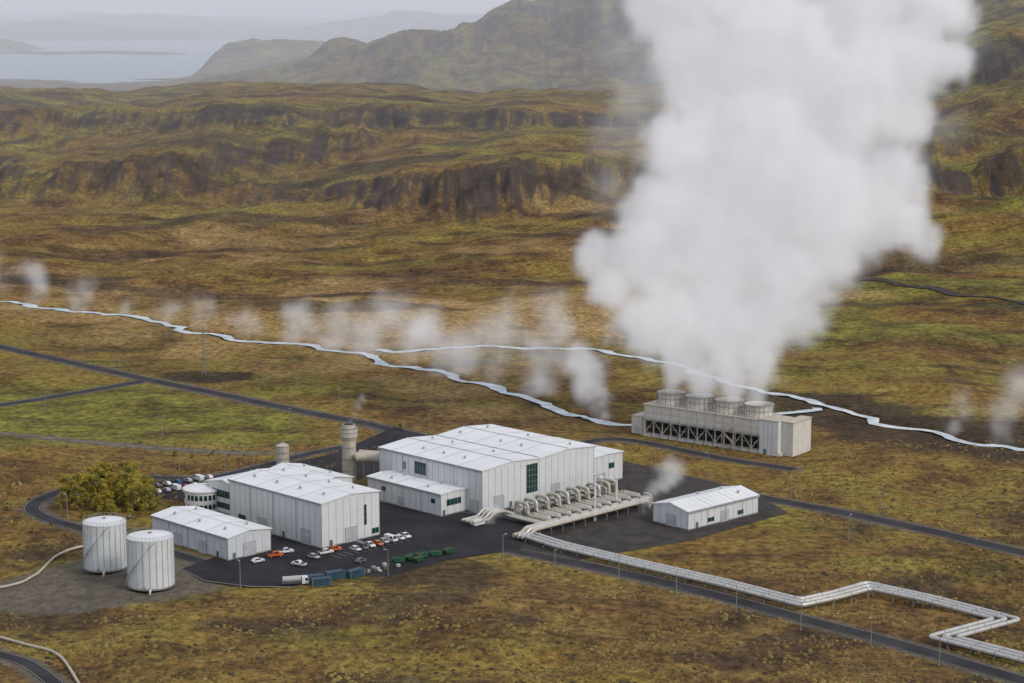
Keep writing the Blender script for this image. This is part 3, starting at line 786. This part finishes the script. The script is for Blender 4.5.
for i,(k,p) in enumerate([('car','cwhite'),('van','cgrey'),('pickup','cwhite'),('car','corange'),('car','csilver'),('van','cwhite'),('car','cwhite'),('pickup','cwhite')]):
    x,y=ab((-53,655),i*3.3+random.uniform(-.3,.3),random.uniform(-.5,.5)); car(x,y,-48+random.uniform(-4,4),k,p)
for x,y,r,k,p in [(-50,640,60,'car','cgrey'),(-70,636,150,'pickup','cwhite'),(-66,645,-40,'car','csilver'),(-12,688,45,'van','cwhite'),(-84,640,40,'car','cwhite')]: car(x,y,r,k,p)
for i,(k,p) in enumerate([('car','cwhite'),('car','csilver'),('van','cwhite'),('car','cred'),('car','cwhite'),('car','cgrey'),('car','cwhite'),('pickup','cwhite')]):
    car(-134+i*3.1,736+i*2.6,130,k,p)
for i,(k,p) in enumerate([('car','cgrey'),('car','cwhite'),('car','cblue'),('car','csilver'),('van','cwhite'),('car','cwhite')]):
    car(-136+i*3.6,746+i*2.7,130,k,p)
car(4,712,45,'van','cwhite',.115);car(8.5,716,45,'car','cwhite',.115);car(36,728,30,'car','csilver');car(-62,800,60,'pickup','cwhite')

mb=MB()
mb.box(-3,3,-1.2,1.2,.15,2.6,'blue')
for i in range(20):
    x=-2.9+i*.3; mb.box(x,x+.14,-1.25,-1.2,.3,2.5,'blue'); mb.box(x,x+.14,1.2,1.25,.3,2.5,'blue')
for x in(-3.03,2.93):
    for y in(-1.26,1.16): mb.box(x,x+.1,y,y+.1,.05,2.66,'trim')
for y in(-.6,-.2,.2,.6): mb.cyl((3.05,y,.3),(3.05,y,2.5),.03,.03,5,'csilver')
cont=mb.mesh('shipping_container')
inst(cont,'shipping_container',(-63,616,.12),20);inst(cont,'shipping_container',(-57,620.5,.12),33);inst(cont,'shipping_container',(-50.5,622.5,.12),48);inst(cont,'shipping_container',(-60.5,612.8,.12),18)
mb=MB()
for i in range(14):
    x,y=random.uniform(-9,9),random.uniform(-2.5,2.5); h=random.uniform(.4,1.8)
    mb.box(x-.6,x+.6,y-.5,y+.5,.15,h,random.choice(['rust','beige','csilver','trim','cgrey'])); mb.box(x-.65,x+.65,y-.55,y+.55,0,.14,'rust')
mb.obj('pallet_stack',None,(-45,630,.12),42)
mb=MB(); mb.box(-4,2.2,-1.2,1.2,.9,1.15,'cgrey'); mb.prism([(2.3,.5),(4.4,.5),(4.5,1.4),(4.2,2.6),(2.3,2.7)],-1.2,1.2,'cwhite'); mb.prism([(3.3,1.5),(4.3,1.5),(4.12,2.4),(3.3,2.4)],-1.215,1.215,'cglass')
mb.add([(4.50,-1.0,1.45),(4.50,1.0,1.45),(4.25,.95,2.5),(4.25,-.95,2.5)],[(0,1,2,3)],'cglass')
mb.cyl((-3.8,0,2.1),(2,0,2.1),.95,.95,20,'csilver'); 
for x in(-3,-1.9,3.4):
    for y in(-1.2,.9): mb.cyl((x,y,.5),(x,y+.3,.5),.5,.5,14,'tyre')
inst(mb.mesh('tank_truck'),'tank_truck',(-69,613.5,.12),15)
mb=MB()
v=[(-1.6,-.9,.3),(1.6,-.9,.3),(1.6,.9,.3),(-1.6,.9,.3),(-2.4,-1.0,1.7),(2.4,-1.0,1.7),(2.4,1.0,1.7),(-2.4,1.0,1.7)]
mb.add(v,[(0,3,2,1),(0,1,5,4),(1,2,6,5),(2,3,7,6),(3,0,4,7)],'green'); mb.add([(-2.3,-.95,1.45),(2.3,-.95,1.45),(2.3,.95,1.45),(-2.3,.95,1.45)],[(0,1,2,3)],'rust')
for y in(-1.05,.97): mb.box(-2.45,2.45,y,y+.08,1.65,1.78,'green')
for x in(-1,0,1): mb.box(x-.06,x+.06,-1.06,-.98,.4,1.6,'green')
skip=mb.mesh('waste_skip')
for i,(x,y) in enumerate([(-34,643),(-30,645.5),(-25.5,648),(-21.5,651),(-31,640.5),(-37.5,640)]): inst(skip,'waste_skip',(x,y,.12),40+random.uniform(-25,25),random.uniform(.85,1.2))

mb=MB(); mb.cyl((0,0,0),(0,0,8.6),.17,.10,8,'steel'); mb.beam((0,0,8.5),(1.1,0,8.8),.14,'steel'); mb.box(.8,1.7,-.18,.18,8.72,8.92,'csilver'); mb.box(-.22,.22,-.22,.22,0,.4,'plinth')
lampm=mb.mesh('street_lamp')
for x,y in [(-223,1022),(-198,993),(-121,955),(-101,927),(-79,900),(-36,852),(43,782),(77,766),(104,726),(85,567),(116,669),(103,552),(119,535),(160,669),(14,634),(34,616),(51,600),(68,585),(-40,625),(-86,612),(-3,643),(-213,896),(57,775),(133,703),(-132,775),(-114,775),(-98,860),(-150,840),(-160,700),(-130,668)]:
    inst(lampm,'street_lamp',(x,y,min(ground_z(x,y),1.5)-.05),random.uniform(0,360))
mb=MB()
for s,t_ in((-1,-1),(1,-1),(1,1),(-1,1)): mb.beam((s*.9,t_*.9,0),(s*.25,t_*.25,24),.2,'steel')
for i in range(10):
    z=i*2.4; w=.9-.65*z/24; w2=.9-.65*(z+2.4)/24
    mb.beam((-w,-w,z),(w2,-w2,z+2.4),.12,'steel'); mb.beam((w,w,z),(-w2,w2,z+2.4),.12,'steel'); mb.beam((-w,w,z),(-w2,-w2,z+2.4),.12,'steel'); mb.beam((w,-w,z),(w2,w2,z+2.4),.12,'steel')
mb.cyl((0,0,24),(0,0,28),.08,.05,6,'steel')
inst(mb.mesh('lattice_mast'),'lattice_mast',(-154,985,0))

# ------------------------------------------------------------------ trees
m,t,b=new_mat('birch_leaves'); M['leaf']=m
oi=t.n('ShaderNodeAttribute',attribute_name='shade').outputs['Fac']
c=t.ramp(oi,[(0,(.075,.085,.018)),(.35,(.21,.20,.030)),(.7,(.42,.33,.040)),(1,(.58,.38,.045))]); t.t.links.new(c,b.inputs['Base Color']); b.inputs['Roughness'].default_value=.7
M['bark']=simple('birch_bark',(.22,.19,.16),.85,0,.4,2.)
def tree_mesh(seed,h,bush=False):
    rnd=random.Random(seed); mb=MB(); shade=[]
    trunk=[(0,0,0)]; x=y=0
    for i in range(1,6): x+=rnd.uniform(-.15,.15);y+=rnd.uniform(-.15,.15); trunk.append((x,y,h*.9*i/5))
    if not bush:
        for i in range(5): mb.cyl(trunk[i],trunk[i+1],.16*(1-i/5.5),.16*(1-(i+1)/5.5),7,'bark')
    clumps=[]; tint=rnd.uniform(-.2,.2)
    for i in range(26 if not bush else 10):
        k=rnd.uniform(.16,1.0); rad=(math.sin(min(1,k*1.1)*math.pi*.80)**.8)*h*.27
        a=rnd.uniform(0,6.28); rr=rad*rnd.uniform(.3,1)
        c=(math.cos(a)*rr,math.sin(a)*rr,h*k*(.97 if not bush else .6)); clumps.append((c,rnd.uniform(.6,1.15)*h*.11,rnd.random()))
        if not bush: 
            z0=max(.3,c[2]-h*.15); mb.cyl((0,0,z0),c,.05,.02,4,'bark')
    for c,r,sh in clumps:
        for j in range(60):
            d=Vector((rnd.gauss(0,1),rnd.gauss(0,1),rnd.gauss(0,.8))); d=d.normalized()*r*rnd.random()**.4
            p=Vector(c)+d; s=rnd.uniform(.16,.32)*(1 if not bush else .7)
            u=Vector((rnd.gauss(0,1),rnd.gauss(0,1),rnd.gauss(0,1))).normalized(); w=u.cross(Vector((rnd.gauss(0,1),rnd.gauss(0,1),rnd.gauss(0,1)))).normalized()
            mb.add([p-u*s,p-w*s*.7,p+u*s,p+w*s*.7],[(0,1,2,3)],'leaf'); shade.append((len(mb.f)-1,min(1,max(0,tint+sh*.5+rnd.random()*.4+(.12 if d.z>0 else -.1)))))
    me=mb.mesh('birch_tree'); at=me.attributes.new('shade','FLOAT','FACE'); arr=np.zeros(len(me.polygons),np.float32)
    for i,s in shade: arr[i]=s
    at.data.foreach_set('value',arr); return me
TM=[tree_mesh(i,10.5) for i in range(7)]; BM=[tree_mesh(40+i,3,True) for i in range(3)]
rt=random.Random(5)
LOOP=ROADS['loop'][0]
def dloop(x,y): return float(pdist(np.array([float(x)]),np.array([float(y)]),LOOP)[0])
n=0
while n<84:
    x=rt.uniform(-173,-128); y=rt.uniform(692,750)
    if dloop(x,y)<5.5: continue
    if y<709 and x<-150: continue
    if x>-141 and y>729: continue
    if x>-132 and y>712: continue
    if y>740 and rt.random()<.4: continue
    # keep inside the bend of the road
    if x<-165 and y<718: continue
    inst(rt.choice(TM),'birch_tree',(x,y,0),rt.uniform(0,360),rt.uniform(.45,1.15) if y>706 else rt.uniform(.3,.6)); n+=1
for i in range(36):
    x,y=rt.choice([(-190,712),(-170,685),(-150,694),(-122,700),(-182,660),(-90,800),(-128,800),(-60,850)]); x+=rt.gauss(0,8);y+=rt.gauss(0,7)
    if dloop(x,y)<5: continue
    inst(rt.choice(BM),'shrub',(x,y,ground_z(x,y)),rt.uniform(0,360),rt.uniform(.5,1.3))

# ------------------------------------------------------------------ tussocks: one mesh
def tussocks(n=46000):
    rs=np.random.RandomState(3)
    Yv=500+ (rs.rand(n)**1.5)*330; Xv=(rs.rand(n)*2-1)*(60+.27*Yv)
    d=np.full(n,1e9)
    for p,w in {**ROADS,**TRACK}.values(): d=np.minimum(d,pdist(Xv,Yv,p)-w*.5)
    a=((Xv-C0[0])+(Yv-C0[1]))*.7071; b=(-(Xv-C0[0])+(Yv-C0[1]))*.7071
    keep=(d>1.5)&~((a>-75)&(a<82)&(b>-42)&(b<95))&~((Xv>20)&(Xv<105)&(Yv>640)&(Yv<795))&(np.hypot((Xv+132)/48,(Yv-621)/30)>1)
    keep&=~((Xv>-112)&(Xv<6)&(Yv>608)&(Yv<720))
    dens=fbm(Xv/18,Yv/18,4); keep&=(dens+rs.rand(n)*.7-.1>0)
    Xv=Xv[keep];Yv=Yv[keep];dens=dens[keep];k=len(Xv); z,_=terrain(Xv,Yv)
    s=.25+rs.rand(k)**2*.75; hh=s*(.35+.4*rs.rand(k))
    N=6; vs=np.zeros((k,2*N+1,3),np.float32)
    ph=rs.rand(k)*6.28
    for j in range(N):
        an=ph+2*np.pi*j/N; jr=.75+.5*rs.rand(k)
        vs[:,j,0]=Xv+np.cos(an)*s*jr; vs[:,j,1]=Yv+np.sin(an)*s*jr; vs[:,j,2]=z-.12
        vs[:,N+j,0]=Xv+np.cos(an+.3)*s*.6*jr; vs[:,N+j,1]=Yv+np.sin(an+.3)*s*.6*jr; vs[:,N+j,2]=z+hh*(.6+.3*rs.rand(k))
    vs[:,2*N,0]=Xv;vs[:,2*N,1]=Yv;vs[:,2*N,2]=z+hh
    fs=[]
    for j in range(N):
        j2=(j+1)%N; fs.append([j,j2,N+j2]); fs.append([j,N+j2,N+j]); fs.append([N+j,N+j2,2*N])
    fs=np.array(fs,np.int32); F=(fs[None]+(np.arange(k)*(2*N+1))[:,None,None]).reshape(-1,3)
    me=bpy.data.meshes.new('grass_tussocks'); me.vertices.add(k*(2*N+1)); me.vertices.foreach_set('co',vs.ravel())
    me.loops.add(F.size); me.loops.foreach_set('vertex_index',F.ravel().astype(np.int32)); me.polygons.add(len(F)); me.polygons.foreach_set('loop_start',np.arange(0,F.size,3,dtype=np.int32)); me.update()
    at=me.attributes.new('shade','FLOAT','POINT'); at.data.foreach_set('value',np.repeat(np.clip(rs.rand(k)*.6+dens*.5+.05,0,1),2*N+1).astype(np.float32))
    m,t,b=new_mat('tussock_grass')
    f=t.n('ShaderNodeAttribute',attribute_name='shade').outputs['Fac']
    c=t.ramp(f,[(0,(.045,.030,.018)),(.35,(.13,.078,.028)),(.65,(.21,.155,.04)),(1,(.28,.21,.065))]); t.t.links.new(c,b.inputs['Base Color']); b.inputs['Roughness'].default_value=.95
    me.materials.append(m); o=bpy.data.objects.new('grass_tussocks',me); COL.objects.link(o)
tussocks()

# ------------------------------------------------------------------ steam volumes
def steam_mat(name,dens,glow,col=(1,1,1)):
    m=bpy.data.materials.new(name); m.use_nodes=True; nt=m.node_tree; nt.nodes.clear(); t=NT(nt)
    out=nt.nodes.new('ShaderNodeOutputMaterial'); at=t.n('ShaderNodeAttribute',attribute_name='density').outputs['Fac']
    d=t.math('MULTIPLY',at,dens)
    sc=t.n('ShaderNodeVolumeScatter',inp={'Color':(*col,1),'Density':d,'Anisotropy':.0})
    em=t.n('ShaderNodeEmission',inp={'Color':(.97,.96,1,1),'Strength':t.math('MULTIPLY',at,dens*glow)})  # faint glow added in place of light scattered repeatedly inside the steam
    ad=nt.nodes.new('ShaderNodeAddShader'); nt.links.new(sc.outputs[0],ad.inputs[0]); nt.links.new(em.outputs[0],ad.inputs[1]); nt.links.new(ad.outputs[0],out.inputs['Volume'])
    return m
def steam(name,blobs,vox,mat,soft=.5,warp=10,ws=.03,ns=.07,nstr=1.1,pad=6,bias=0.0):
    lo=[min(b[0][i]-b[1] for b in blobs)-pad for i in range(3)]; hi=[max(b[0][i]+b[1] for b in blobs)+pad for i in range(3)]
    lo[2]=max(lo[2],-1.0); hi[2]=min(hi[2],208)
    ng=bpy.data.node_groups.new(name,'GeometryNodeTree'); ng.interface.new_socket('Geometry',in_out='OUTPUT',socket_type='NodeSocketGeometry')
    t=NT(ng)
    P=ng.nodes.new('GeometryNodeInputPosition').outputs[0]
    def vm(op,a,b=None,out=0):
        nd=ng.nodes.new('ShaderNodeVectorMath'); nd.operation=op
        for i,v in enumerate((a,b)):
            if v is None: continue
            if isinstance(v,bpy.types.NodeSocket): ng.links.new(v,nd.inputs[i])
            else: nd.inputs[i].default_value=v
        return nd.outputs[out]
    nz=t.n('ShaderNodeTexNoise',inp={'Vector':P,'Scale':ws,'Detail':3.0,'Roughness':.6})
    off=vm('MULTIPLY',vm('SUBTRACT',nz.outputs['Color'],(.5,.5,.5)),(warp*2,)*3)
    Pw=vm('ADD',P,off); cur=None
    for c,r in blobs:
        dd=vm('DISTANCE',Pw,tuple(c),out=1)
        v=t.math('MULTIPLY_ADD',dd,-1.0/r,1.0)
        if cur is None: cur=v
        else: cur=t.math('SMOOTH_MAX',cur,v,.18)
    fb=noise(t,P,ns,5,.62); fb2=noise(t,P,ns*.33,2,.5)
    q=t.math('ADD',cur,t.math('MULTIPLY',t.math('SUBTRACT',fb,.5),nstr)); q=t.math('ADD',q,t.math('MULTIPLY',t.math('SUBTRACT',fb2,.5),nstr*.8))
    q=t.math('ADD',q,bias)
    den=t.math('POWER',t.mr(q,0.0,soft),1.15)
    vc=ng.nodes.new('GeometryNodeVolumeCube'); ng.links.new(den,vc.inputs['Density']); vc.inputs['Min'].default_value=lo; vc.inputs['Max'].default_value=hi
    for i,k in enumerate(('Resolution X','Resolution Y','Resolution Z')): vc.inputs[k].default_value=max(8,int((hi[i]-lo[i])/vox))
    sm_=ng.nodes.new('GeometryNodeSetMaterial'); ng.links.new(vc.outputs[0],sm_.inputs[0]); sm_.inputs['Material'].default_value=mat
    go=ng.nodes.new('NodeGroupOutput'); ng.links.new(sm_.outputs[0],go.inputs[0])
    me=bpy.data.meshes.new(name); me.materials.append(mat); o=bpy.data.objects.new(name,me); COL.objects.link(o)
    md=o.modifiers.new('steam','NODES'); md.node_group=ng
    return o
rp=random.Random(21)
def S(x,z,r,y=None): return ((x,y if y is not None else 832+z*.12+rp.uniform(-13,13),z),r)
big=[S(68.5,20.5,6,842),S(80,20.5,6,833),S(91.5,20.5,6,824),S(103,20.5,6,815.5),
 S(69,27,8.5,842),S(80,27,9,834),S(92,27,9,825),S(103.5,27,8.5,816),
 S(72,36,13,842),S(91,37,16,836),S(106,34,12,822),
 S(62,52,18),S(84,54,23),S(106,52,20),S(122,52,12),
 S(42,66,13),S(60,76,22),S(88,78,27),S(115,76,25),S(135,78,17),
 S(36,76,10),S(62,98,18),S(80,104,23),S(104,102,28),S(132,100,26),S(156,92,18),S(168,88,10),
 S(74,122,19),S(104,126,26),S(134,120,26),S(158,110,19),
 S(86,144,20),S(114,148,26),S(142,144,24),S(162,138,15),
 S(78,166,20),S(106,170,27),S(140,168,26),S(166,160,20),S(180,160,12),
 S(66,186,17),S(82,190,20),S(112,194,28),S(148,190,27),S(178,182,18)]
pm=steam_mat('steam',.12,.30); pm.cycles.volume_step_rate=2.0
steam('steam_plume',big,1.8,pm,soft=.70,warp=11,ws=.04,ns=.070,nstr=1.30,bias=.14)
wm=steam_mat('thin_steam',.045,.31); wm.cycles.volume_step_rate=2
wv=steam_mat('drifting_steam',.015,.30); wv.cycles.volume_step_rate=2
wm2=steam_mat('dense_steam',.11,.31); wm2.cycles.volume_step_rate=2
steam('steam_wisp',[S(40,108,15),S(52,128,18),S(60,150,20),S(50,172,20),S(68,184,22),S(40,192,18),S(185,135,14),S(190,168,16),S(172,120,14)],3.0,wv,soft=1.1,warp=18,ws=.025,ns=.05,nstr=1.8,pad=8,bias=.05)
def column(x,y,h,r0,r1,lean=(.3,0),n=5):
    return [((x+lean[0]*h*k/n+rp.uniform(-1,1)*r0*.4,y+lean[1]*h*k/n,1+h*k/n),r0+(r1-r0)*k/n) for k in range(n+1)]
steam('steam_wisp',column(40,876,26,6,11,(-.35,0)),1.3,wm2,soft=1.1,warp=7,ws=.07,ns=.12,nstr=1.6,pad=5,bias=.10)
def veil(pts,vox,mat,bias):
    bl=[]
    for (x,y,h,r) in pts:
        for k in range(4): bl.append(((x+k*h*.15+rp.uniform(-4,4),y+rp.uniform(-4,4),0+h*k/3),r*(.62+.15*k)))
    steam('steam_wisp',bl,vox,mat,soft=1.2,warp=13,ws=.04,ns=.07,nstr=1.7,pad=6,bias=bias)
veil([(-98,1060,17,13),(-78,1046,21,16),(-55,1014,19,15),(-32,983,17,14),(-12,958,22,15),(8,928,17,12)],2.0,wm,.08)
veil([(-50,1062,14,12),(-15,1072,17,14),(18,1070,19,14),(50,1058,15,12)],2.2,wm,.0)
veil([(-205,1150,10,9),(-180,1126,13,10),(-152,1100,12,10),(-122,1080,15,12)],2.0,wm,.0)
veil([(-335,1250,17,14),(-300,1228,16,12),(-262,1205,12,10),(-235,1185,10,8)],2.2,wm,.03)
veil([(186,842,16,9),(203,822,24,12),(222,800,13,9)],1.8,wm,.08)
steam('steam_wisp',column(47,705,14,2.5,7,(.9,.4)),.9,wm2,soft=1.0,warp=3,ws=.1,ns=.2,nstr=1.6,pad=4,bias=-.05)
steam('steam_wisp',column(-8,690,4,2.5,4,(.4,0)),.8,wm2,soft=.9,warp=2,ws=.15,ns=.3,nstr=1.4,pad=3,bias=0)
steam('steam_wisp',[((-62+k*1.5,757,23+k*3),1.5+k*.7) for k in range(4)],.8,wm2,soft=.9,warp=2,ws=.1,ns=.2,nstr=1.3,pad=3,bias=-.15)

# distant haze: thin scattering air beyond the valley, brightened by an added glow
m=bpy.data.materials.new('haze'); m.use_nodes=True; nt=m.node_tree; nt.nodes.clear()
HD=1.05e-4
vs=nt.nodes.new('ShaderNodeVolumeScatter'); vs.inputs['Color'].default_value=(.9,.95,1,1); vs.inputs['Density'].default_value=HD
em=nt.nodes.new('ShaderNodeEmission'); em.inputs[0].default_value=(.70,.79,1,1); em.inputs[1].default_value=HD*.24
ad=nt.nodes.new('ShaderNodeAddShader'); nt.links.new(vs.outputs[0],ad.inputs[0]); nt.links.new(em.outputs[0],ad.inputs[1])
oo=nt.nodes.new('ShaderNodeOutputMaterial'); nt.links.new(ad.outputs[0],oo.inputs['Volume']); M['haze']=m
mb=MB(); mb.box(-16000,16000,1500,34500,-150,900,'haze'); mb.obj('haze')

# ------------------------------------------------------------------ world, sun, camera
w=bpy.data.worlds.new('World'); scene.world=w; w.use_nodes=True; nt=w.node_tree; nt.nodes.clear(); t=NT(nt)
sky=nt.nodes.new('ShaderNodeTexSky'); sky.sky_type='NISHITA'; sky.sun_disc=False
EL,AZ=math.radians(38),math.radians(125)
sky.sun_elevation=EL; sky.sun_rotation=AZ; sky.air_density=1.0; sky.dust_density=3; sky.ozone_density=1
c=t.mix(.75,sky.outputs[0],(6.5,6.8,7.6))
bg=nt.nodes.new('ShaderNodeBackground'); nt.links.new(c,bg.inputs[0]); bg.inputs[1].default_value=.105
wo=nt.nodes.new('ShaderNodeOutputWorld'); nt.links.new(bg.outputs[0],wo.inputs[0])
sd=bpy.data.lights.new('sun','SUN'); sd.energy=1.4; sd.angle=math.radians(12); sd.color=(1,.95,.87)
so=bpy.data.objects.new('sun',sd); COL.objects.link(so)
dirv=Vector((math.sin(AZ)*math.cos(EL),math.cos(AZ)*math.cos(EL),math.sin(EL)))
so.rotation_euler=dirv.to_track_quat('Z','Y').to_euler()
cd=bpy.data.cameras.new('camera'); cam=bpy.data.objects.new('camera',cd); COL.objects.link(cam)
cam.location=(0,0,180); cam.rotation_euler=(math.radians(90-9.4),0,0)
cd.lens=2000/1024*36; cd.sensor_width=36; cd.clip_start=1; cd.clip_end=80000
scene.camera=cam
